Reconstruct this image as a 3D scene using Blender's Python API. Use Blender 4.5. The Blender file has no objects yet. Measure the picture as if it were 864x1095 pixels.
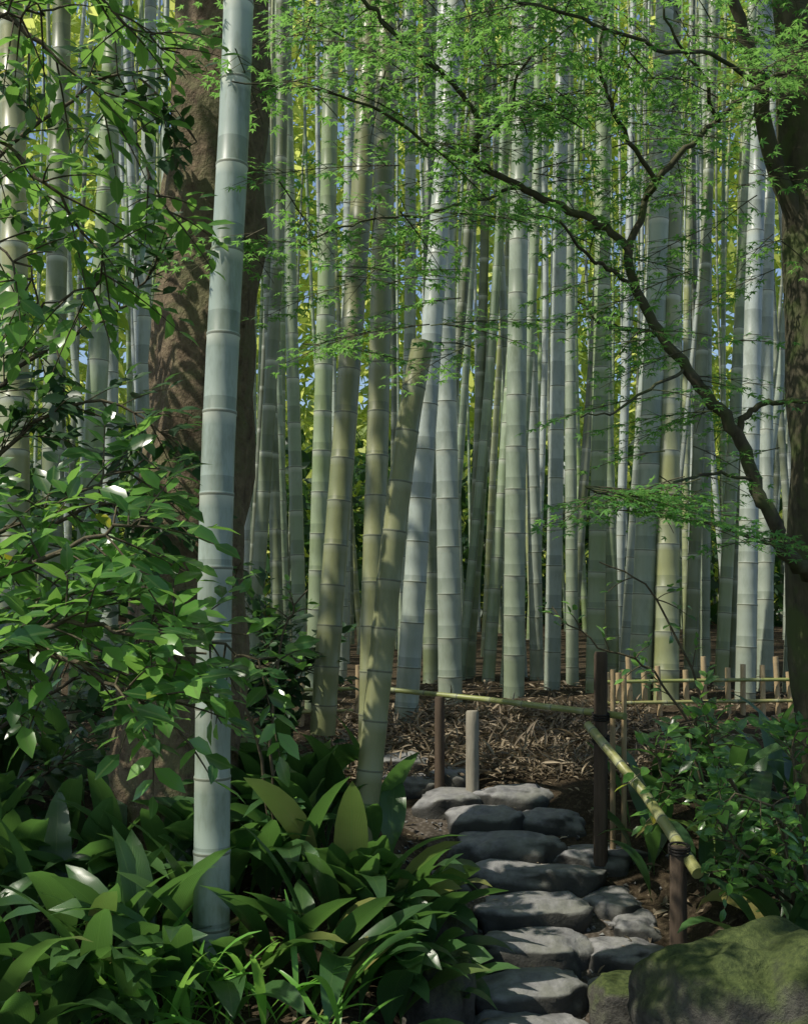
import bpy, math, numpy as np
from mathutils import Vector, noise as mn
rng=np.random.default_rng(7)
scene=bpy.context.scene
# ---------------------------------------------------------------- camera geometry
F=1174.0; TH=math.radians(5); CZ=1.6
def ray(px,py):
    u=(px-432)/F; v=(547.5-py)/F; c,s=math.cos(TH),math.sin(TH)
    d=np.array([u,c-v*s,s+v*c]); return d/d[1]
def P(px,py,d): return np.array([0,0,CZ])+ray(px,py)*d
def onz(px,py,z):
    r=ray(px,py); return np.array([0,0,CZ])+r*((z-CZ)/r[2])
SUN=np.array([-0.58,-0.24,0.85]); SUN/=np.linalg.norm(SUN)
def sst(a,b,x):
    t=min(1,max(0,(x-a)/(b-a))); return t*t*(3-2*t)
# ---------------------------------------------------------------- terrain
def prof(y): return float(np.interp(y,[-50,3.6,4.03,4.34,4.87,5.4,6.02,6.48,8.6,14,24,40,80],[-.1,-.1,-.06,.0,.16,.31,.48,.61,.93,1.1,1.4,9,14]))
def pathx(y): return float(np.interp(y,[0,4,5.2,5.8,6.2,7],[.5,.56,.62,.45,.05,-1.2]))
def H(x,y,n=True):
    z=prof(y); dx=x-pathx(y)
    w=sst(1.5,3,y)*(1-sst(5.8,6.8,y))
    if dx<0: z+=.30*sst(.40,.78,-dx)*w
    else: z+=.16*sst(.48,.9,dx)*w
    if x<-2.5: z+=.12*(-x-2.5)*sst(2,8,y)*.5
    if n:
        k=.35 if abs(dx)<.45 and y<6.4 else 1
        z+=k*(.035*mn.noise(Vector((x*1.7,y*1.7,0)))+.012*mn.noise(Vector((x*7,y*7,3))))
    return z
# ---------------------------------------------------------------- mesh helpers
class MB:
    def __init__(s): s.v=[];s.f=[];s.n=0;s.a=[]
    def add(s,v,f,a=None):
        v=np.asarray(v,float).reshape(-1,3)
        s.v.append(v)
        s.f.extend([tuple(int(i)+s.n for i in q) for q in f])
        s.a.append(np.zeros((len(v),3)) if a is None else np.asarray(a,float)); s.n+=len(v)
    def obj(s,name,mat,smooth=True,parent=None):
        me=bpy.data.meshes.new(name); V=np.concatenate(s.v)
        me.from_pydata(V.tolist(),[],s.f)
        at=me.attributes.new('co3','FLOAT_VECTOR','POINT'); at.data.foreach_set('vector',np.concatenate(s.a).ravel().astype(np.float32))
        if smooth: me.polygons.foreach_set('use_smooth',[True]*len(me.polygons))
        me.materials.append(mat); me.update()
        o=bpy.data.objects.new(name,me); scene.collection.objects.link(o)
        if parent: o.parent=parent
        return o
def empty(name):
    o=bpy.data.objects.new(name,None); scene.collection.objects.link(o); return o
def norm(v):
    v=np.asarray(v,float); return v/(np.linalg.norm(v,axis=-1,keepdims=True)+1e-9)
TONE=[0.0]
def tube(mb,pts,rad,seg=8,att=None,cap=True,rough=0):
    pts=np.asarray(pts,float); n=len(pts)
    T=norm(np.gradient(pts,axis=0)); 
    ref=np.array([1.,0,0]) if abs(T[0][0])<.8 else np.array([0,1.,0])
    vs=[];A=[]; tn=TONE[0]
    N=norm(ref-T[0]*ref.dot(T[0]))
    th=np.arange(seg)*2*math.pi/seg
    for i in range(n):
        N=norm(N-T[i]*N.dot(T[i])); B=np.cross(T[i],N)
        r=rad[i]*np.ones(seg)
        if rough: 
            r=r*np.array([1+rough*mn.noise(Vector((pts[i][0]*3+math.cos(t)*1.5,pts[i][1]*3+math.sin(t)*1.5,pts[i][2]*2.2)))+rough*.35*mn.noise(Vector((math.cos(t)*5,math.sin(t)*5,pts[i][2]*3))) for t in th])
        vs.append(pts[i]+np.outer(np.cos(th)*r,N)+np.outer(np.sin(th)*r,B))
        A+= [[0 if att is None else att[i],tn,0]]*seg
    f=[]
    for i in range(n-1):
        for j in range(seg):
            k=(j+1)%seg; f.append((i*seg+j,i*seg+k,(i+1)*seg+k,(i+1)*seg+j))
    mb.add(np.concatenate(vs),f,A)
    if cap:
        mb.add(vs[-1],[tuple(range(seg))],[[.1,tn,0]]*seg); mb.add(vs[0],[tuple(range(seg-1,-1,-1))],[[.1,tn,0]]*seg)
def smooth_line(pts,m=5):
    pts=[np.asarray(p,float) for p in pts]; q=[2*pts[0]-pts[1]]+pts+[2*pts[-1]-pts[-2]]; out=[]
    for i in range(1,len(q)-2):
        for k in range(m):
            t=k/m; a,b,c,d=q[i-1:i+3]
            out.append(.5*((2*b)+(-a+c)*t+(2*a-5*b+4*c-d)*t*t+(-a+3*b-3*c+d)*t**3))
    out.append(pts[-1]); return np.array(out)
def culm(mb,line,r0,r1,L=.27,seg=12,tone=None):
    """bamboo culm following a polyline, with internodes; each culm carries its own skin tone"""
    TONE[0]=rng.random() if tone is None else tone
    line=np.asarray(line,float); seglen=np.linalg.norm(np.diff(line,axis=0),axis=1); cum=np.r_[0,np.cumsum(seglen)]; tot=cum[-1]
    s=[0];a=[L*.5];k=[1]; pos=rng.uniform(.05,L); 
    while pos<tot-.02:
        Li=L*rng.uniform(.9,1.1)*(1+.12*min(pos,4))
        for ds,kk,av in((-.06,1.0,.06),(-.008,1.0,.008),(0,1.035,.0),(.006,1.04,0.0),(.013,.99,Li-.013)):
            if s[-1]<pos+ds<tot: s.append(pos+ds);k.append(kk);a.append(av)
        if pos+Li*.5<tot: s.append(pos+Li*.5);k.append(.985);a.append(Li*.5)
        pos+=Li
    s.append(tot);k.append(1);a.append(.1)
    s=np.array(s); pts=np.stack([np.interp(s,cum,line[:,i]) for i in range(3)],1)
    r=(r0+(r1-r0)*s/tot)*np.array(k)
    tube(mb,pts,r,seg,att=a); TONE[0]=0.0
def inst(mb,tv,tf,pos,dirs,nrm,sc,att=None):
    tv=np.asarray(tv,float); pos=np.asarray(pos);D=norm(dirs);N=np.asarray(nrm,float)
    N=norm(N-D*np.sum(N*D,1,keepdims=True)); X=np.cross(D,N); sc=np.asarray(sc).reshape(-1,1,1)
    M=np.stack([X,D,N],1)
    V=pos[:,None,:]+np.einsum('kj,njc->nkc',tv,M)*sc
    n=len(pos);k=len(tv)
    off=(np.arange(n)*k+mb.n)
    for fc in tf:
        fa=(off[:,None]+np.array(fc)[None,:]).tolist(); mb.f.extend(map(tuple,fa))
    mb.v.append(V.reshape(-1,3)); A=np.tile(np.stack([tv[:,0],tv[:,1],tv[:,2]],1),(n,1)); mb.a.append(A); mb.n+=n*k
def leafT(w):
    v=[(0,0,0),(-w*.46,.3,.05),(-w*.42,.65,.04),(0,1,-.08),(w*.42,.65,.04),(w*.46,.3,.05),(0,.3,0),(0,.65,0)]
    f=[(0,6,1),(0,5,6),(6,7,2,1),(6,5,4,7),(7,3,2),(7,4,3)]
    return v,f
DIA=([(0,0,0),(.22,.45,.04),(0,1,-.05),(-.22,.45,.04)],[(0,1,2,3)])
NAR=([(0,0,0),(.13,.4,.03),(0,1,-.06),(-.13,.4,.03)],[(0,1,2,3)])
def mapleT():
    angs=[-100,-55,0,55,100];ln=[.55,.9,1.05,.9,.55]; out=[(0,-.08,0)]
    for i,(a,l) in enumerate(zip(angs[::-1],ln)):
        for da,f in((13,.55),(0,1),(-13,.55)):
            q=math.radians(a+da); out.append((math.sin(q)*l*f,math.cos(q)*l*f,-.12*f*f))
        if i<4:
            am=math.radians((angs[::-1][i]+angs[::-1][i+1])/2); out.append((math.sin(am)*.26,math.cos(am)*.26,0))
    f=[]
    for i in range(1,len(out)-1): f.append((0,i,i+1))
    return out,f
def rvec(n,s=1): return rng.normal(0,s,(n,3))
# ---------------------------------------------------------------- materials
def mat(name):
    m=bpy.data.materials.new(name); m.use_nodes=True; nt=m.node_tree; nt.nodes.clear()
    out=nt.nodes.new('ShaderNodeOutputMaterial'); return m,nt,out
def ramp(nt,fac,cols,const=False):
    r=nt.nodes.new('ShaderNodeValToRGB'); e=r.color_ramp.elements
    if const: r.color_ramp.interpolation='CONSTANT'
    while len(e)<len(cols): e.new(.5)
    for i,(p,c) in enumerate(cols): e[i].position=p; e[i].color=(*c,1) if len(c)==3 else c
    nt.links.new(fac,r.inputs[0]); return r.outputs[0]
def noise(nt,scale,detail=6,rough=.6,vec=None,dist=0,stretch=None):
    n=nt.nodes.new('ShaderNodeTexNoise'); n.inputs['Scale'].default_value=scale;n.inputs['Detail'].default_value=detail;n.inputs['Roughness'].default_value=rough;n.inputs['Distortion'].default_value=dist
    if vec is None:
        tc=nt.nodes.new('ShaderNodeTexCoord'); vec=tc.outputs['Object']
    if stretch:
        mp=nt.nodes.new('ShaderNodeMapping'); mp.inputs['Scale'].default_value=stretch; nt.links.new(vec,mp.inputs[0]); vec=mp.outputs[0]
    nt.links.new(vec,n.inputs['Vector']); return n.outputs['Fac']
def mix(nt,fac,a,b,mode='MIX'):
    m=nt.nodes.new('ShaderNodeMix'); m.data_type='RGBA'; m.blend_type=mode
    for sock,val in((m.inputs[0],fac),(m.inputs[6],a),(m.inputs[7],b)):
        if isinstance(val,(int,float)): sock.default_value=val
        elif isinstance(val,tuple): sock.default_value=(*val,1)
        else: nt.links.new(val,sock)
    return m.outputs[2]
def math_(nt,op,a,b=0.0,c=None):
    m=nt.nodes.new('ShaderNodeMath'); m.operation=op
    for i,v in enumerate((a,b)):
        if isinstance(v,(int,float)): m.inputs[i].default_value=v
        else: nt.links.new(v,m.inputs[i])
    return m.outputs[0]
def bsdf(nt,col,rough=.6,spec=.5,bump=None,bs=.3,bd=.01):
    b=nt.nodes.new('ShaderNodeBsdfPrincipled'); 
    if isinstance(col,tuple): b.inputs['Base Color'].default_value=(*col,1)
    else: nt.links.new(col,b.inputs['Base Color'])
    if isinstance(rough,(int,float)): b.inputs['Roughness'].default_value=rough
    else: nt.links.new(rough,b.inputs['Roughness'])
    b.inputs['Specular IOR Level'].default_value=spec
    if bump is not None:
        n=nt.nodes.new('ShaderNodeBump'); n.inputs['Strength'].default_value=bs;n.inputs['Distance'].default_value=bd
        nt.links.new(bump,n.inputs['Height']); nt.links.new(n.outputs[0],b.inputs['Normal'])
    return b
def island(nt): 
    g=nt.nodes.new('ShaderNodeNewGeometry'); return g.outputs['Random Per Island']
def normz(nt):
    g=nt.nodes.new('ShaderNodeNewGeometry'); sp=nt.nodes.new('ShaderNodeSeparateXYZ'); nt.links.new(g.outputs['Normal'],sp.inputs[0]); return sp.outputs[2]
def co3(nt,i=0):
    a=nt.nodes.new('ShaderNodeAttribute'); a.attribute_name='co3'
    s=nt.nodes.new('ShaderNodeSeparateXYZ'); nt.links.new(a.outputs['Vector'],s.inputs[0]); return s.outputs[i]
def leafmat(name,cols,trans,tf=.4,rough=.4,spec=.5,rib=0,veins=False):
    m,nt,out=mat(name); c=ramp(nt,island(nt),cols)
    if rib: c=mix(nt,math_(nt,'MULTIPLY',noise(nt,12,1),.4),c,(.01,.02,.005))
    tc=mix(nt,.75,c,trans)
    if rib:
        x=math_(nt,'ABSOLUTE',co3(nt,0)); k=math_(nt,'LESS_THAN',x,rib); c=mix(nt,math_(nt,'MULTIPLY',k,.45),c,(.16,.24,.08))
    bump=None
    if veins:
        w=math_(nt,'SINE',math_(nt,'MULTIPLY',co3(nt,0),60.0)); bump=w
        c=mix(nt,math_(nt,'MULTIPLY',math_(nt,'ADD',w,1),.12),c,(.1,.16,.05))
    b=bsdf(nt,c,rough,spec,bump,.2,.003)
    t=nt.nodes.new('ShaderNodeBsdfTranslucent'); nt.links.new(tc,t.inputs[0])
    ms=nt.nodes.new('ShaderNodeMixShader'); ms.inputs[0].default_value=tf
    nt.links.new(b.outputs[0],ms.inputs[1]);nt.links.new(t.outputs[0],ms.inputs[2]);nt.links.new(ms.outputs[0],out.inputs[0]); return m
def culmmat(name,cols,bloom=.8,pale=(.45,.51,.44),pa=.5,stain=.5,algae=.55):
    m,nt,out=mat(name); c=ramp(nt,co3(nt,1),cols,True)
    n1=noise(nt,2.2,2); c=mix(nt,ramp(nt,n1,[(.35,(0,0,0)),(.7,(pa,pa,pa))]),c,pale)
    n3=noise(nt,6,4,.75,stretch=(1.6,1.6,.5)); c=mix(nt,ramp(nt,n3,[(.47,(0,0,0)),(.72,(stain,stain,stain))]),c,(.09,.115,.05))
    a=co3(nt,0)
    wb=ramp(nt,math_(nt,'MULTIPLY',a,10.0),[(0,(1,1,1)),(.12,(.8,.8,.8)),(.5,(0,0,0))])
    c=mix(nt,math_(nt,'MULTIPLY',wb,bloom),c,(.66,.70,.60))
    if algae:  # damp algae on the lowest metres of the culm
        tc=nt.nodes.new('ShaderNodeTexCoord'); sp=nt.nodes.new('ShaderNodeSeparateXYZ'); nt.links.new(tc.outputs['Object'],sp.inputs[0])
        z=math_(nt,'ADD',math_(nt,'MULTIPLY',sp.outputs[2],.25),math_(nt,'MULTIPLY',math_(nt,'SUBTRACT',n3,.5),.5))
        c=mix(nt,ramp(nt,z,[(.25,(algae,)*3),(.85,(0,0,0))]),c,(.13,.155,.06))
    ln=math_(nt,'LESS_THAN',a,.0035); c=mix(nt,math_(nt,'MULTIPLY',ln,.8),c,(.10,.11,.07))
    up=math_(nt,'GREATER_THAN',a,.235); c=mix(nt,math_(nt,'MULTIPLY',up,.35),c,(.05,.07,.04))
    b=bsdf(nt,c,.40,.5); nt.links.new(b.outputs[0],out.inputs[0]); return m
M_culm=culmmat('bamboo_skin',[(0,(.26,.34,.16)),(.14,(.33,.40,.30)),(.30,(.42,.48,.44)),(.44,(.17,.20,.09)),(.56,(.27,.36,.20)),(.68,(.46,.52,.50)),(.82,(.32,.33,.15)),(.92,(.13,.16,.08))])
M_grove=culmmat('bamboo_skin_grove',[(0,(.22,.32,.11)),(.14,(.38,.45,.36)),(.28,(.12,.14,.07)),(.42,(.50,.56,.54)),(.54,(.25,.34,.20)),(.66,(.34,.37,.15)),(.76,(.46,.51,.49)),(.88,(.10,.11,.06))],.7,(.48,.54,.48),.45)
M_culmblue=culmmat('bamboo_skin_glaucous',[(0,(.33,.40,.36)),(.5,(.32,.39,.35))],1,(.42,.49,.45),.6,.7,.35)
M_stump=culmmat('bamboo_skin_aged',[(0,(.20,.22,.10)),(.5,(.24,.25,.12))],.3,(.30,.30,.17),.35,.55,.25)
M_pole=culmmat('dried_bamboo',[(0,(.22,.25,.07)),(.5,(.26,.26,.09))],.2,(.32,.32,.14),.3,.5,0)
def simple(name,c1,c2,scale,rough=.8,st=None,bs=.5,bd=.02,c3=None):
    m,nt,out=mat(name); n=noise(nt,scale,6,.65,stretch=st); c=ramp(nt,n,[(.3,c1),(.7,c2)])
    if c3: 
        n2=noise(nt,scale*.35,4,.6,dist=.5); c=mix(nt,ramp(nt,n2,[(.45,(0,0,0)),(.62,(1,1,1))]),c,c3)
    b=bsdf(nt,c,rough,.3,n,bs,bd); nt.links.new(b.outputs[0],out.inputs[0]); return m
M_bark=simple('tree_bark',(.07,.05,.03),(.24,.185,.115),22,.9,(1,1,.7),1,.04,(.15,.14,.07))
M_mbark=simple('maple_bark',(.035,.032,.02),(.11,.10,.06),20,.9,(1,1,.4),.6,.01,(.07,.09,.03))
M_post=simple('weathered_wood',(.045,.032,.022),(.11,.08,.055),25,.9,(1,1,.15),.6,.01)
M_cut=simple('pale_wood',(.20,.18,.14),(.36,.33,.26),25,.9,(1,1,.2),.5,.01)
M_picket=simple('picket_bamboo',(.30,.22,.12),(.50,.38,.22),18,.6,(1,1,.2),.2,.01)
# step stones: mottled grey, flanks painted darker by normal as riser shade
m,nt,out=mat('step_stone'); n=noise(nt,9,8,.65); c=ramp(nt,n,[(.3,(.11,.11,.11)),(.7,(.33,.325,.32))])
c=mix(nt,ramp(nt,noise(nt,4,4),[(.45,(0,0,0)),(.6,(.6,.6,.6))]),c,(.12,.125,.09))
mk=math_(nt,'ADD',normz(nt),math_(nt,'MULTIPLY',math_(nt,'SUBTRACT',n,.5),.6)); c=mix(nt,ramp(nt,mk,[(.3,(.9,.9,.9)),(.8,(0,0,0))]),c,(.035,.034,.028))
b=bsdf(nt,c,.85,.3,n,.8,.025); nt.links.new(b.outputs[0],out.inputs[0]); M_stone=m
m,nt,out=mat('mossy_rock'); n=noise(nt,10,8,.7); c=ramp(nt,n,[(.3,(.045,.045,.036)),(.7,(.17,.16,.14))])
mk=math_(nt,'ADD',math_(nt,'MULTIPLY',normz(nt),.6),noise(nt,5,6,.7)); c=mix(nt,ramp(nt,mk,[(.55,(0,0,0)),(.95,(.85,.85,.85))]),c,ramp(nt,noise(nt,40,4,.7),[(.3,(.035,.06,.014)),(.7,(.12,.16,.04))]))
b=bsdf(nt,c,.95,.2,n,1,.06); nt.links.new(b.outputs[0],out.inputs[0]); M_rock=m
M_rope=simple('rope',(.01,.01,.01),(.03,.025,.02),50)
M_twig=simple('twig_bark',(.05,.04,.025),(.13,.11,.06),30)
m,nt,out=mat('forest_floor'); n=noise(nt,6,7,.7); n2=noise(nt,45,4,.7)
c=ramp(nt,n,[(.3,(.025,.02,.013)),(.55,(.06,.045,.028)),(.75,(.10,.075,.045))]); c=mix(nt,ramp(nt,n2,[(.5,(0,0,0)),(.65,(.5,.5,.5))]),c,(.15,.12,.075))
tc=nt.nodes.new('ShaderNodeTexCoord'); sp=nt.nodes.new('ShaderNodeSeparateXYZ'); nt.links.new(tc.outputs['Object'],sp.inputs[0])
far=ramp(nt,math_(nt,'MULTIPLY',sp.outputs[1],.02),[(.44,(0,0,0)),(.54,(1,1,1))]); c=mix(nt,far,c,ramp(nt,n,[(.3,(.03,.06,.012)),(.7,(.12,.16,.03))]))
b=bsdf(nt,c,.95,.1,n2,.9,.03); nt.links.new(b.outputs[0],out.inputs[0]); M_ground=m
m,nt,out=mat('path_gravel'); v=nt.nodes.new('ShaderNodeTexVoronoi'); v.inputs['Scale'].default_value=55
tc=nt.nodes.new('ShaderNodeTexCoord'); nt.links.new(tc.outputs['Object'],v.inputs['Vector'])
c=ramp(nt,v.outputs['Distance'],[(0,(.24,.21,.18)),(.6,(.07,.058,.042))]); c=mix(nt,noise(nt,10,5),c,(.045,.036,.027))
b=bsdf(nt,c,.9,.2,v.outputs['Distance'],-1,.02); nt.links.new(b.outputs[0],out.inputs[0]); M_gravel=m
M_maple=leafmat('maple_leaf',[(0,(.05,.17,.05)),(.5,(.09,.26,.06)),(1,(.15,.34,.08))],(.34,.66,.14),.5,.45,.4)
M_shrub=leafmat('glossy_leaf',[(0,(.022,.08,.027)),(.6,(.05,.15,.04)),(.74,(.15,.36,.06)),(.99,(.24,.48,.10)),(1,(.6,.5,.03))],(.36,.70,.12),.38,.25,.6,.025)
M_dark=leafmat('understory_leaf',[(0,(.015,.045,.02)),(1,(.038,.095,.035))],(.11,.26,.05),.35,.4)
M_asp=leafmat('aspidistra_leaf',[(0,(.02,.065,.024)),(.6,(.045,.12,.04)),(.93,(.09,.20,.06)),(.97,(.30,.27,.08)),(1,(.3,.24,.1))],(.20,.43,.08),.3,.28,.6,.03,True)
M_grass=leafmat('strap_leaf',[(0,(.12,.32,.05)),(1,(.2,.45,.08))],(.4,.75,.12),.4,.35)
M_can=leafmat('canopy_leaf',[(0,(.07,.16,.03)),(1,(.13,.25,.04))],(.42,.6,.10),.5,.5)
M_back=leafmat('bamboo_leaf',[(0,(.16,.27,.04)),(.5,(.34,.48,.08)),(1,(.60,.68,.16))],(.92,.97,.28),.6,.5)
M_litter=leafmat('dead_leaf',[(0,(.11,.085,.055)),(.6,(.23,.18,.115)),(1,(.38,.31,.21))],(.3,.24,.13),.15,.7)
# ---------------------------------------------------------------- ground sheet
xs=np.r_[np.linspace(-90,-6,20)[:-1],np.linspace(-6,-3,12)[:-1],np.linspace(-3,3,110)[:-1],np.linspace(3,6,12)[:-1],np.linspace(6,90,20)]
ys=np.r_[np.linspace(-60,1,14)[:-1],np.linspace(1,9,130)[:-1],np.linspace(9,25,50)[:-1],np.linspace(25,110,30)]
V=[(x,y,H(x,y)) for y in ys for x in xs]; nx=len(xs)
g=MB(); g.add(V,[(j*nx+i,j*nx+i+1,(j+1)*nx+i+1,(j+1)*nx+i) for j in range(len(ys)-1) for i in range(nx-1)]); g.obj('ground',M_ground)
g=MB(); pv=[];pf=[]; yy=np.linspace(1.5,6.1,90)
for j,y in enumerate(yy):
    for i in range(11):
        x=pathx(y)-.42+.84*i/10; pv.append((x,y,H(x,y)+.008-(.05 if i in(0,10) else 0)))
for j in range(89):
    for i in range(10): pf.append((j*11+i,j*11+i+1,(j+1)*11+i+1,(j+1)*11+i))
g.add(pv,pf); g.obj('gravel_path',M_gravel)
# ---------------------------------------------------------------- stones
import bmesh
def stone(name,c,sx,sy,sz,matl,parent=None,seed=0,flat=.55,rot=0,amp=.22,sub=4,e=.72):
    bm=bmesh.new(); bmesh.ops.create_icosphere(bm,subdivisions=sub,radius=1)
    for v in bm.verts:
        p=v.co.copy(); q=p+Vector((seed*3.1,seed*1.7,0))
        k=1+amp*mn.noise(q*1.3)+amp*.4*mn.noise(q*3.2)+amp*.15*mn.noise(q*8)
        p=Vector([math.copysign(abs(a)**e,a) for a in p])*k
        if p.z>flat: p.z=flat+(p.z-flat)*.42+.10*mn.noise(q*2.2)
        v.co=(p.x*sx,p.y*sy,p.z*sz)
    me=bpy.data.meshes.new(name); bm.to_mesh(me); bm.free()
    for p in me.polygons: p.use_smooth=True
    me.materials.append(matl); o=bpy.data.objects.new(name,me); o.location=c; o.rotation_euler=(0,0,rot); scene.collection.objects.link(o)
    if parent: o.parent=parent
    return o
steps=empty('stone_steps'); STP=[]
SL=[(560,1096,136,.06),(570,1048,126,.13),(668,1054,76,.11),(566,1004,124,.21),(668,1012,80,.18),(570,964,122,.29),(652,958,74,.27),(568,928,138,.37),
    (541,897,112,.45),(638,909,100,.40),(520,868,80,.53),(588,870,74,.51),(548,844,86,.60),(484,850,76,.58),(436,832,74,.63),(484,827,52,.66),(430,810,66,.72),(500,905,44,.38),(484,935,50,.33),(676,985,64,.22),(500,1010,40,.18)]
for i,(px,py,w,z) in enumerate(SL):
    c=onz(px,py,z); sx=w/2/F*c[1]*1.03; STP.append(c)
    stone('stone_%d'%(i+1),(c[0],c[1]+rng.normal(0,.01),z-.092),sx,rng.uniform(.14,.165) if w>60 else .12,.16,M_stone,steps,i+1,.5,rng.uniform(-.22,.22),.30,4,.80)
stone('mossy_boulder',(1.24,3.72,.12),.42,.40,.42,M_rock,None,31,1.5,.2,.32,5,.9)
for px,py,z,a,b_,c_,sd in((478,1075,.15,.13,.2,.2,9),(490,1000,.25,.09,.15,.14,12),(690,1085,.1,.16,.14,.12,17)):
    c=onz(px,py,z); stone('mossy_rock',(c[0]-.03,c[1]+.1,z),a,b_,c_,M_rock,None,sd,.7)
mb=MB(); n=900; py_=rng.uniform(3.4,6,n); px_=np.array([pathx(y) for y in py_])+rng.normal(0,.25,n)
pos=np.array([(x,y,H(x,y)+.008) for x,y in zip(px_,py_)])
OC=([(1,0,0),(-.8,.1,0),(0,1,0),(.1,-.9,0),(0,0,.6),(0,0,-.6)],[(0,2,4),(2,1,4),(1,3,4),(3,0,4),(2,0,5),(1,2,5),(3,1,5),(0,3,5)])
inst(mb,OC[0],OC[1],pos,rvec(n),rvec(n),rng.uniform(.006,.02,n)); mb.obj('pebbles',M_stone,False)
# ---------------------------------------------------------------- tree trunk
mb=MB(); L=[P(185,960,5),P(186,870,5),P(197,700,5.02),P(206,560,5.05),P(222,350,5.1),P(236,100,5.15),P(243,-120,5.2),P(250,-400,5.3)]
ln=smooth_line(L,10); tube(mb,ln,np.interp(ln[:,2],[.2,.6,1.2,3,6],[.42,.32,.27,.245,.2]),36,rough=.2)
for s in((-1,.3),(1,.6)):
    p=ln[-8]; q=smooth_line([p,p+np.array([s[0]*.5,s[1],.7]),p+np.array([s[0]*1.5,s[1]*1.5,1.6]),p+np.array([s[0]*2.5,s[1]*2,2.1])],5); tube(mb,q,np.linspace(.12,.03,len(q)),10)
mb.obj('tree_trunk',M_bark)
# ---------------------------------------------------------------- bamboos
def ext(p,q,z):
    d=(q-p)/(q[2]-p[2]); return p+d*(z-p[2])
mb=MB(); culm(mb,smooth_line([P(226,1030,4.0),P(227,900,4),P(229,700,4),P(233,500,4),P(242,300,4.02),P(252,100,4.05),P(258,-100,4.1),P(266,-500,4.2),P(280,-1200,4.5)],6),.066,.045,.235,20); mb.obj('bamboo',M_culmblue)
mb=MB(); culm(mb,smooth_line([P(385,900,4.95),P(395,830,4.95),P(418,600,4.98),P(437,450,5),P(452,366,5.02)],6),.058,.052,.19,18); mb.obj('cut_bamboo',M_stump)
mb=MB(); culm(mb,smooth_line([P(345,785,6.6),P(352,680,6.6),P(372,416,6.7),P(387,200,6.8),P(396,0,6.9),P(402,-300,7),P(410,-900,7.2)],6),.076,.050,.24,16); mb.obj('bamboo',M_stump)
mb=MB(); culm(mb,smooth_line([P(396,800,6.2),P(399,640,6.2),P(406,392,6.3),P(411,150,6.4),P(414,-50,6.5),P(418,-400,6.6),P(422,-1000,6.8)],6),.068,.045,.22,16); mb.obj('bamboo',M_stump)
FR=[(337,347,22,8.2),(436,482,26,7.7),(482,491,26,8.4),(462,458,20,9.5),(521,536,14,9.6),(549,566,24,8.5),(590,597,18,9),(574,571,15,9.8),
(635,624,20,8.7),(656,669,14,9.6),(684,699,26,8.4),(712,717,28,8.3),(737,757,15,9.2),(770,794,15,9.1),(797,826,22,8.4),(818,843,18,8.9),(299,288,14,9),(322,309,16,8.8),(432,424,15,9.7),
(15,5,36,7.5),(52,64,27,7.6),(85,104,26,7.9),(117,122,20,8.5),(148,162,18,8.7),(268,272,16,8.6),(502,512,12,10),(612,610,14,9.4),(364,372,14,9.8),(845,872,18,8.6),(-25,-40,26,7.8),(540,548,13,9.3),(752,742,13,9.9),(700,730,12,10.2),(875,905,20,8.8),(500,545,11,9.9),(560,535,10,10),(665,700,11,9.5),(780,830,12,9.6)]
for k,(xb,xt,w,d) in enumerate(FR):
    p=P(xb,740,d); q=P(xt,100,d+rng.uniform(-.2,.4)); z0=H(p[0],p[1],False)-.1
    a=ext(p,q,z0); b=ext(p,q,12.5); mid=(a+b)/2+np.array([rng.normal(0,.1),rng.normal(0,.08),0]); 
    r=w/2/F*d*.94
    mb=MB(); culm(mb,smooth_line([a,(a*.6+b*.4)+(mid-(a+b)/2)*.8,mid*.4+b*.6,b],6),r*1.05,r*.55,rng.uniform(.25,.31),14,(k*.618+.1)%1); mb.obj('bamboo',M_culm)
mb=MB(); cnt=0; used=[]
while cnt<265:
    d=rng.uniform(9.4,22); t=rng.uniform(-.55,.58); x=t*d
    if any((x-u)**2+(d-v)**2<.07 for u,v in used): continue
    used.append((x,d)); cnt+=1
    z0=H(x,d,False)-.1; r=rng.uniform(.022,.060); hh=rng.uniform(10,14)
    lean=.06*max(t,-.1)/.4+rng.normal(0,.035); ly=rng.normal(0,.02); bend=rng.normal(0,.2)
    pts=[np.array([x+lean*h+bend*math.sin(h/hh*3.1),d+ly*h,z0+h]) for h in np.linspace(0,hh,8)]
    culm(mb,smooth_line(pts,3),r,r*.5,rng.uniform(.24,.32),8)
mb.obj('bamboo_grove',M_grove)
# ---------------------------------------------------------------- canopies, gaps carved along sun rays to place sun flecks
T=[(STP[i],.26) for i in(1,3,5,7,8,11,12,14)]+[(P(60,580,2.9),.35),(P(110,700,2.8),.35),(P(40,60,3),.4),(P(680,515,4),.35),(P(650,530,4),.3),(P(290,445,4.6),.2),(P(330,770,4.6),.35),(P(440,990,4.1),.3),(P(100,980,3.7),.2),(P(200,1060,3.4),.35),
  (P(760,820,5),.25),(P(840,900,4.4),.3),(P(245,200,4),.35),(P(240,400,4),.2),(P(235,800,4),.15),(P(560,785,7),.3),(P(500,790,7),.25),(P(820,60,4.2),.6),(P(600,80,4.5),.6),(P(430,130,4.5),.5),(P(330,40,4.5),.4),(P(735,900,4.7),.15),(P(720,730,8),.5),(P(830,740,8),.4),(P(430,500,5),.2),(P(790,1010,3.7),.22)]
for _ in range(90): T.append((P(rng.uniform(200,864),rng.uniform(-60,560),rng.uniform(8.4,12)),rng.uniform(.25,.7)))
def carve(pos,extra=0):
    keep=np.ones(len(pos),bool)
    for c,r in T:
        w=pos-c; al=w@SUN; dd=np.linalg.norm(w-al[:,None]*SUN,axis=1); keep&=~((dd<r+extra)&(al>0))
    return keep
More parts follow.
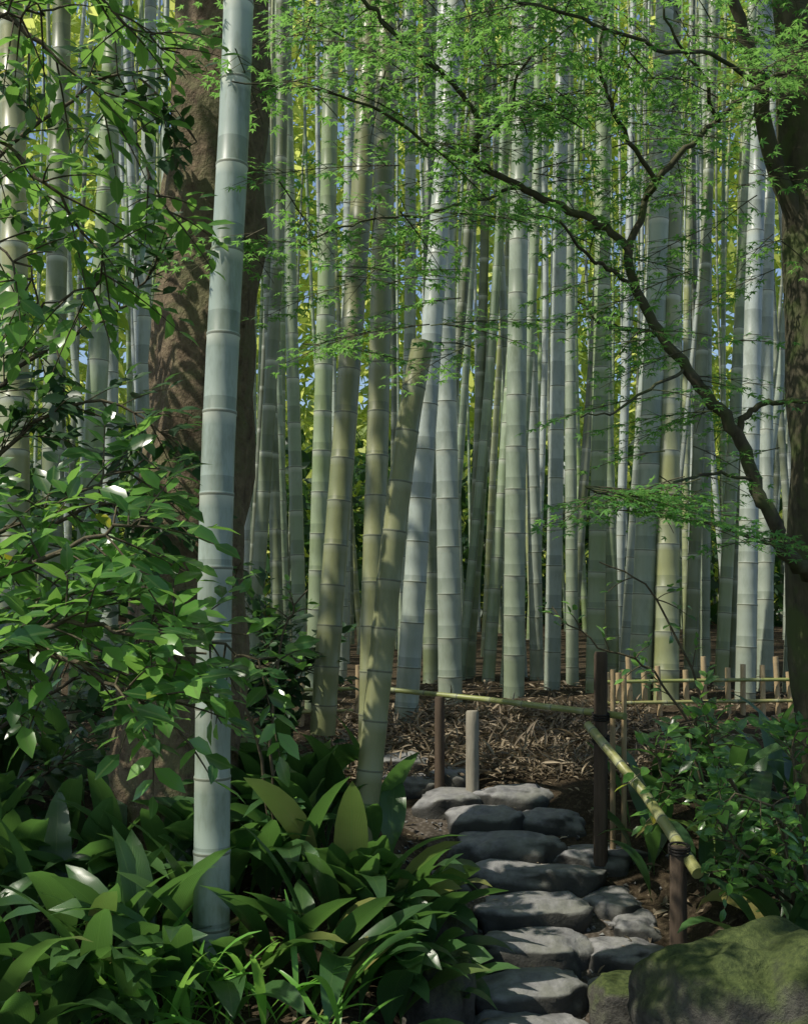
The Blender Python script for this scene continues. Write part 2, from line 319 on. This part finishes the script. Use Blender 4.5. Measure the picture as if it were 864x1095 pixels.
def cloud(n,lo,hi,thr,sc=.5,seed=0):
    out=[]
    while len(out)<n:
        p=rng.uniform(lo,hi); 
        if mn.noise(Vector(p*sc)+Vector((seed,0,0)))>thr+rng.normal(0,.12): out.append(p)
    return np.array(out)
def up(n,s=.5): v=rvec(n,s); v[:,2]+=1; return v
mb=MB(); p=cloud(7200,(-10,-3.5,6.6),(3.5,6.3,9),-.12,.7); p=p[carve(p,.06)]; n=len(p)
inst(mb,*DIA,p,rvec(n)*[1,1,.4],up(n),rng.uniform(.28,.45,n)); mb.obj('shade_canopy',M_can)  # unseen leaf layer added overhead to dim the foreground with dapples
mb=MB(); p=cloud(3000,(-14,8.5,9.5),(9,17,15),-.05,.5,5); p=p[carve(p,.08)]; n=len(p)
inst(mb,*DIA,p,rvec(n)*[1,1,.5],up(n,.7),rng.uniform(.35,.55,n)); mb.obj('bamboo_canopy',M_back)
mb=MB(); p=cloud(60000,(-15,22.5,1.5),(15,28,21),-.5,.45,9); n=len(p)
inst(mb,*NAR,p,rvec(n)*[1,1,.8]-[0,0,.5],rvec(n)*[1,1.6,1],rng.uniform(.36,.66,n)); mb.obj('background_foliage',M_back)
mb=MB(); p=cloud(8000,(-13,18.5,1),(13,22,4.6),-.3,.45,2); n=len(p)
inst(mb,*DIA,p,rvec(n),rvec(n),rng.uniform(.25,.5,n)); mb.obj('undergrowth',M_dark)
# ---------------------------------------------------------------- maple
mt=empty('maple_tree'); mb=MB()
D=4.6
def br(pts,r0,r1,seg=8):
    ln=smooth_line([P(p[0],p[1],p[2] if len(p)>2 else D) for p in pts],5)
    ln=ln+rvec(len(ln),.006); tube(mb,ln,np.linspace(r0,r1,len(ln)),seg); return ln
BR=[]
ln=smooth_line([P(905,960,5.2),P(892,760,5.1),P(885,560,5.0),P(880,380,5.0),P(872,250,5),P(862,140,5.0),P(850,0,5),P(830,-250,5)],7); tube(mb,ln,np.linspace(.20,.10,len(ln)),18,rough=.2)
BR.append(br([(880,300,5),(850,230,4.95),(822,160,4.9),(812,90,4.8),(790,20,4.7),(760,-60)],.055,.02,10))
BR.append(br([(885,640,5),(864,612,4.8),(840,590,4.7),(822,550),(806,515),(787,462),(757,425),(735,395),(705,355),(681,312),(672,265)],.036,.019,10))
BR.append(br([(672,265),(640,240),(600,222),(555,200),(522,182),(506,162),(514,135),(500,110),(470,75,4.5),(430,45,4.4),(395,5,4.3),(360,-40,4.2)],.018,.008))
BR.append(br([(672,265),(690,215),(722,170),(765,130),(800,100),(850,70),(900,40)],.016,.007))
BR.append(br([(690,215),(697,190,4.5),(665,140,4.4),(645,90,4.3),(640,50,4.2),(655,-10,4.1)],.012,.006))
BR.append(br([(787,462),(800,442),(822,430),(864,430,4.5),(900,410,4.4)],.016,.008))
BR.append(br([(681,312),(655,290,4.5),(625,270,4.4),(598,240,4.3),(560,228,4.2)],.010,.004))
BR.append(br([(705,355),(670,352,4.7),(640,345,4.8),(618,322,4.9)],.009,.004))
BR.append(br([(555,200),(510,215,4.4),(450,230,4.2),(400,235,4.1),(340,250,4.0)],.008,.003))
BR.append(br([(520,182),(470,165,4.3),(410,120,4.1),(330,95,3.9),(250,90,3.8)],.009,.003))
BR.append(br([(506,162),(545,120,4.4),(560,70,4.3),(610,30,4.2)],.009,.004))
BR.append(br([(735,395),(700,410,4.4),(660,440,4.2),(620,445,4.1)],.008,.003))
BR.append(br([(806,515),(760,505,4.5),(715,520,4.2),(660,530,4.0),(625,525,3.9)],.008,.003))
BR.append(br([(765,130),(750,80,4.4),(720,40,4.3),(700,-20,4.2)],.009,.004))
BR.append(br([(840,590),(800,575,4.5),(760,560,4.3),(725,560,4.2)],.007,.003))
BR.append(br([(810,90,4.8),(760,60,4.2),(700,50,3.9),(620,20,3.7),(540,0,3.6),(450,-20,3.5)],.010,.004))
lp=[];ld=[];lnn=[];ls=[]
def spray(p0,az,length,drop=.15,dens=1.0,ls0=.030):
    d=np.array([math.cos(az),math.sin(az),-drop*rng.uniform(0,1.5)]); side=np.array([-math.sin(az),math.cos(az),0]); nrm=norm(np.array([0,-.12,1.])+rvec(1,.15)[0])
    k=int(length/.05); pts=[p0+d*length*i/k+np.array([0,0,-.05*(i/k)**2]) for i in range(k+1)]
    tube(mb,pts,np.linspace(.003,.0012,k+1),3,cap=False)
    for i in range(1,k+1):
        for s in(-1,1):
            L=length*.5*(1-.65*i/k)*rng.uniform(.5,1.1); sd=norm(d*.8+side*s*rng.uniform(.7,1.1)+[0,0,rng.normal(-.05,.1)])
            if L>.08: tube(mb,[pts[i],pts[i]+sd*L],[.0015,.0008],3,cap=False)
            m_=max(1,int(L/.045*dens))
            for q in range(1,m_+1):
                b=pts[i]+sd*L*q/m_
                for e in(-1,1) if rng.random()<.75 else (1,):
                    dd=norm(sd+np.cross(nrm,sd)*e*rng.uniform(.4,1)+[0,0,-.25])
                    lp.append(b+dd*.012);ld.append(dd);lnn.append(nrm+rvec(1,.3)[0]);ls.append(ls0*rng.uniform(.7,1.25))
for bi,ln in enumerate(BR):
    if bi==0: continue
    for i in range(28 if bi==1 else 4,len(ln)):
        if rng.random()<.42: spray(ln[i],rng.uniform(0,2*math.pi),rng.uniform(.22,.5),.2)
def fill(n,x0,x1,y0,y1,d0=3.6,d1=5.2,l0=.25,l1=.55):
    for _ in range(n):
        spray(P(rng.uniform(x0,x1),rng.uniform(y0,y1),rng.uniform(d0,d1)),rng.uniform(0,2*math.pi),rng.uniform(l0,l1))
fill(74,420,880,-60,120); fill(18,250,420,-60,110); fill(24,640,880,100,300); fill(16,400,640,100,230); fill(12,290,520,200,300); fill(10,300,520,300,400,3.9,4.6); fill(10,600,860,330,480,3.9,4.6); fill(6,640,760,480,560,3.8,4.3); fill(6,130,300,100,260)
spray(P(625,520,4.0),.1,.5,.05,1.6); spray(P(650,545,4.0),-.1,.4,.05,1.4)
mb.obj('branches',M_mbark,parent=mt)
mb=MB(); tv,tf=mapleT(); inst(mb,tv,tf,np.array(lp),np.array(ld),np.array(lnn),np.array(ls)); mb.obj('leaves',M_maple,False,mt)
# ---------------------------------------------------------------- broadleaf shrubs
def shrub(name,branches,matl,per=.5,tl=(.12,.28),lsz=(.055,.085),spread=.6,w=.5,step=.028):
    e=empty(name); tb=MB(); lp=[];ld=[];nn=[];ls=[]
    for pts,r in branches:
        ln=smooth_line([P(*p) for p in pts],5); ln+=rvec(len(ln),.008); tube(tb,ln,np.linspace(r,.003,len(ln)),6)
        for i in range(1,len(ln)):
            for _ in range(3):
                if rng.random()>per: continue
                fw=norm(ln[i]-ln[i-1]); d=norm(fw*.6+rvec(1,spread)[0]+[0,0,.05]); L=rng.uniform(*tl); k=5
                tp=[ln[i]+d*L*q/k+np.array([0,0,-.04*(q/k)**2]) for q in range(k+1)]; tube(tb,tp,np.linspace(.0035,.0015,k+1),4,cap=False)
                m_=int(L/step)
                sd=norm(np.cross(d,[0,0,1.]))
                for q in range(2,m_+1):
                    b=ln[i]+d*L*q/m_; s=1 if q%2 else -1
                    lp.append(b); ld.append(norm(d*.7+sd*s*.9+rvec(1,.25)[0]+[0,0,-.15])); nn.append(np.array([0,-.45,1])+rvec(1,.35)[0]); ls.append(rng.uniform(*lsz)*(1.15 if q<m_ else .8))
                lp.append(tp[-1]); ld.append(d+rvec(1,.2)[0]); nn.append(np.array([0,-.4,1])+rvec(1,.3)[0]); ls.append(rng.uniform(*lsz))
    tb.obj('stems',M_twig,parent=e); mb=MB(); tv,tf=leafT(w); inst(mb,tv,tf,np.array(lp),np.array(ld),np.array(nn),np.array(ls)); mb.obj('leaves',matl,True,e)
shrub('camellia_shrub',[([(-120,760,2.9),(-30,640,2.9),(40,600,2.85),(110,570,2.8),(150,560,2.8)],.012),
 ([(-120,760,2.9),(-20,700,2.8),(60,670,2.75),(140,680,2.75),(215,700,2.8)],.012),
 ([(-100,800,2.9),(0,690,2.8),(80,710,2.7),(130,740,2.7),(185,780,2.7)],.010),
 ([(-60,600,3),(20,560,3.1),(90,520,3.2),(150,490,3.3)],.008),
 ([(-60,690,3),(40,640,3.1),(150,640,3.2),(240,690,3.3),(285,720,3.3)],.008)],M_shrub,.45,(.12,.28),(.06,.1),.6,.48)
shrub('evergreen_tree',[([(-100,-60,3.1),(-20,0,3.1),(60,60,3.1),(130,130,3.2),(180,230,3.3)],.011),
 ([(-80,100,3.1),(0,150,3.1),(60,210,3.1),(110,290,3.2),(50,330,3.1)],.007),
 ([(-100,-200,3.2),(40,-80,3.3),(120,10,3.4),(190,60,3.4)],.009),
 ([(-60,240,3.1),(10,270,3.1),(40,320,3.1)],.005),
 ([(-60,20,2.9),(10,20,2.9),(60,10,2.9)],.006)],M_shrub,.38,(.12,.28),(.055,.09))
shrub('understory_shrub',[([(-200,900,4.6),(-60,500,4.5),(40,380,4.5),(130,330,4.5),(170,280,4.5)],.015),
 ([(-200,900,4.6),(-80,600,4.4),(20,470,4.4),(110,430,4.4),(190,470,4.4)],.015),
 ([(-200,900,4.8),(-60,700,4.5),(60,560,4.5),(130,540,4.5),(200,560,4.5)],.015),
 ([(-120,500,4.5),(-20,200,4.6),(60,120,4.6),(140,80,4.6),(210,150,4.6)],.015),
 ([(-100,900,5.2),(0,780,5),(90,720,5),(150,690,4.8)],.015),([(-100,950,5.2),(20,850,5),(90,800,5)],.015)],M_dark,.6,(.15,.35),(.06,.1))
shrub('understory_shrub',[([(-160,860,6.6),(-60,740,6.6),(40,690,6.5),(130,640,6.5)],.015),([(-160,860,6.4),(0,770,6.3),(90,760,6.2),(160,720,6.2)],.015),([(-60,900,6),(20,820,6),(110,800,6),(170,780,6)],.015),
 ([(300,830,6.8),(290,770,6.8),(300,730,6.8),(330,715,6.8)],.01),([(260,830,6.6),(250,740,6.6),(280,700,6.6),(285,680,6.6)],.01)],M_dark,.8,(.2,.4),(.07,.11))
shrub('evergreen_shrub',[([(300,960,4.7),(290,800,4.6),(300,680,4.6),(330,630,4.6)],.008),([(300,960,4.7),(270,780,4.6),(240,640,4.55),(255,600,4.5)],.008)],M_shrub,.20,(.08,.16),(.035,.055))
shrub('aucuba_shrub',[([(770,960,5.4),(740,800,5.3),(700,720,5.2),(640,690,5.1),(590,650,5.1)],.008),([(770,960,5.4),(760,780,5.2),(700,640,5.1),(640,600,5.1)],.008)],M_shrub,.30,(.08,.18),(.04,.065))
shrub('aucuba_shrub',[([(800,960,5.0),(790,860,4.8),(760,800,4.7),(740,770,4.7)],.010),
  ([(860,1000,4.7),(840,900,4.4),(820,860,4.3),(780,850,4.3)],.010),([(870,1000,4.6),(850,850,4.5),(850,780,4.5)],.01),([(860,980,4.7),(800,920,4.4),(770,880,4.4)],.01),([(800,960,5.2),(760,860,5.1),(715,840,5.0),(700,800,5.0)],.01)],M_shrub,.5,(.1,.24),(.045,.08))
# ---------------------------------------------------------------- aspidistra
def strap(mb,base,az,L,W,lift,bend,tw=0):
    k=9; p=np.array(base,float); el=lift; V=[];A=[]
    for i in range(k+1):
        t=i/k; d=np.array([math.cos(az)*math.cos(el),math.sin(az)*math.cos(el),math.sin(el)]); s=np.array([-math.sin(az),math.cos(az),0])
        a=tw*t; s2=s*math.cos(a)+np.cross(d,s)*math.sin(a)
        w=W*.5*max(.045,(math.sin(math.pi*min(1,max(0,(t-.18)/.82))**.85)**.75 if t>.18 else .045)); 
        if i==k: w=.001
        up_=np.cross(d,s2); up_=-up_ if up_[2]<0 else up_
        V+= [p-s2*w+up_*w*.22,p,p+s2*w+up_*w*.22]; A+=[[-1,t,0],[0,t,0],[1,t,0]]
        p=p+d*L/k; el-=bend/k*(.4+1.2*t)
    f=[]
    for i in range(k):
        for j in range(2): f.append((i*3+j,i*3+j+1,i*3+j+4,i*3+j+3))
    mb.add(V,f,A)
def clump(mb,x,y,n,L=(.44,.72),W=(.09,.145),lift=(.8,1.5),bend=(.7,2.4),az0=None,rad=.1):
    for _ in range(n):
        az=rng.uniform(0,2*math.pi) if az0 is None else az0+rng.normal(0,.7)
        bx,by=x+rng.normal(0,rad),y+rng.normal(0,rad)
        strap(mb,(bx,by,H(bx,by)-.01),az,rng.uniform(*L),rng.uniform(*W),rng.uniform(*lift),rng.uniform(*bend),rng.normal(0,.45))
mb=MB()
for _ in range(56):
    y=rng.uniform(3.75,5.6); x=rng.uniform(-.42*y-.1,pathx(y)-.58)
    clump(mb,x,y,6,az0=None if rng.random()<.4 else -math.pi/2+rng.normal(0,.6),lift=(1.0,1.6) if y>4.3 else (.7,1.45))
for px,py,d in((455,880,4.7),(430,900,4.5),(440,950,4.3),(400,960,4.25),(455,990,4.2),(370,930,4.3),(420,1040,4.0)): 
    q=P(px-10,py,d); clump(mb,min(q[0],pathx(d)-.56),d+.1,8,az0=-.9,L=(.36,.52),rad=.06)
for px,y in((30,3.55),(90,3.6),(-20,3.6),(60,3.8)): clump(mb,(px-432)/F*y,y,6,az0=-1.2,bend=(1.0,2.2))
mb.obj('aspidistra_bed',M_asp)
mb=MB()
for px,d,n in((745,5.3,10),(790,5.1,12),(840,5,12),(700,5.4,6),(820,5.6,10),(870,4.6,10),(760,5.8,10),(850,5.8,10),(800,4.5,5),(700,6.0,6),(800,6.2,9),(740,6.4,8),(860,6.4,9)):
    q=P(px,800,d); clump(mb,q[0],d,n,L=(.38,.62),W=(.07,.12))
mb.obj('aspidistra_bed',M_asp)
mb=MB()
for px,py,n in((150,1112,14),(210,1105,15),(270,1112,13),(110,1120,10),(325,1115,10),(235,1070,8),(180,1130,12),(360,1120,6),(60,1130,6)):
    q=onz(px,py,.20); clump(mb,q[0],q[1],n,L=(.26,.5),W=(.018,.036),lift=(.7,1.4),bend=(.8,2.0),rad=.07)
mb.obj('grass_clump',M_grass)
# ---------------------------------------------------------------- litter
mb=MB(); n=8000; x=rng.uniform(-3.5,3.5,n); y=rng.uniform(3.4,9.5,n); k=(np.abs(x-np.array([pathx(v) for v in y]))>.34)|(y>6.3)|(rng.random(n)<.10); x=x[k];y=y[k];n=len(x)
pos=np.array([(a,b_,H(a,b_)+rng.uniform(.003,.03)) for a,b_ in zip(x,y)]); tv,tf=leafT(.22)
inst(mb,tv,tf,pos,rvec(n)*[1,1,.3],up(n,.35),rng.uniform(.04,.10,n)); 
n=6500; x=rng.uniform(-.5,1.7,n); y=rng.uniform(6.3,8.0,n); pos=np.array([(a,b_,H(a,b_)+rng.uniform(.003,.11)) for a,b_ in zip(x,y)])
tv,tf=leafT(.13); inst(mb,tv,tf,pos,rvec(n)*[1,1,.5],up(n,.6),rng.uniform(.05,.15,n)); mb.obj('leaf_litter',M_litter)
mb=MB(); P0=[]; 
for c in STP:
    for _ in range(4): P0.append(c+np.array([rng.normal(0,.07),rng.normal(0,.05),.008]))
n=len(P0); tv,tf=leafT(.3); inst(mb,tv,tf,np.array(P0),rvec(n)*[1,1,.15],up(n,.15),rng.uniform(.02,.05,n)); mb.obj('fallen_leaves',M_litter)
# ---------------------------------------------------------------- railing and fences
def post(name,a,b,r,matl,parent,seg=12):
    mb=MB(); a=np.array(a);b=np.array(b); pts=[a+(b-a)*t for t in(0,.2,.4,.6,.8,.985,1)]; tube(mb,pts,[r*k for k in(1.05,1,1.02,.98,1,.97,.85)],seg); return mb.obj(name,matl,True,parent)
rl=empty('bamboo_railing')
post('post_1',P(642,925,5.45),P(642,697,5.45),.034,M_post,rl); post('post_2',P(470,850,6.25),P(470,745,6.25),.028,M_post,rl)
post('post_3',P(505,860,6.15),P(505,760,6.15),.036,M_cut,rl); post('post_4',P(725,1030,4.6),P(725,905,4.6),.036,M_post,rl)
mb=MB(); culm(mb,[P(412,737,6.5),P(520,748,6.1),P(668,766,5.4)],.014,.018,.2,10); mb.obj('rail_upper',M_pole,parent=rl)
mb=MB(); culm(mb,[P(628,775,5.42),P(690,850,5.0),P(746,934,4.5)],.022,.026,.13,12); mb.obj('rail_lower',M_pole,parent=rl)
mb=MB()
for (px,py,d,r) in((642,766,5.45,.040),(642,790,5.44,.040),(726,908,4.6,.042)):
    for dz in(-.012,0,.012):
        c=P(px,py,d); th=np.linspace(0,2*math.pi,13); tube(mb,[c+np.array([math.cos(t)*r,math.sin(t)*r,dz+.006*math.sin(t)]) for t in th],[.005]*13,5)
mb.obj('rope_binding',M_rope,parent=rl)
fe=empty('bamboo_fence'); i=0
for k,px in enumerate((655,667)): mb=MB(); culm(mb,[P(px,925,5.55),P(px,716,5.55)],.014,.013,.2,8); mb.obj('picket_near_%d'%(k+1),M_picket,parent=fe)
def fpt(x): return 7.75+.25*math.sin(x*.5)
x=-1.1
mb=MB()
while x<3.6:
    y=fpt(x); z=H(x,y,False)
    if not(-.3<x<1.35):
        h=rng.uniform(.30,.38)+(.05 if i%4==0 else 0); culm(mb,[np.array([x,y,z-.1]),np.array([x+rng.normal(0,.01),y,z+h])],.021,.02,.25,8)
    x+=rng.uniform(.08,.24); i+=1
mb.obj('pickets',M_picket,parent=fe)
for j,h in enumerate((.10,.25)):
    for a,b in((-1.15,-.35),(1.38,3.6)):
        mb=MB(); culm(mb,[np.array([t,fpt(t)-.04,H(t,fpt(t),False)+h]) for t in np.linspace(a,b,12)],.013,.013,.25,8); mb.obj('rail',M_pole,parent=fe)
# ---------------------------------------------------------------- light, world, camera
w=bpy.data.worlds.new('World'); scene.world=w; w.use_nodes=True; nt=w.node_tree; bg=nt.nodes['Background']
sk=nt.nodes.new('ShaderNodeTexSky'); sk.sky_type='NISHITA'; sk.sun_disc=False; sk.sun_elevation=math.asin(SUN[2]); sk.sun_rotation=math.atan2(SUN[0],SUN[1])
nt.links.new(sk.outputs[0],bg.inputs[0]); bg.inputs[1].default_value=.15
sl=bpy.data.lights.new('sun','SUN'); sl.energy=5; sl.angle=math.radians(.5); sl.color=(1,.94,.82); so=bpy.data.objects.new('sun',sl); scene.collection.objects.link(so)
so.rotation_euler=Vector(SUN).to_track_quat('Z','Y').to_euler(); so.location=Vector(SUN)*30
cd=bpy.data.cameras.new('camera'); cam=bpy.data.objects.new('camera',cd); scene.collection.objects.link(cam); scene.camera=cam
cam.location=(0,0,CZ); cam.rotation_euler=(math.radians(95),0,0); cd.sensor_fit='VERTICAL'; cd.sensor_height=24; cd.lens=24*F/1095; cd.clip_end=500; cd.clip_start=.05
scene.view_settings.view_transform='Standard'; scene.view_settings.look='None'; scene.view_settings.exposure=0
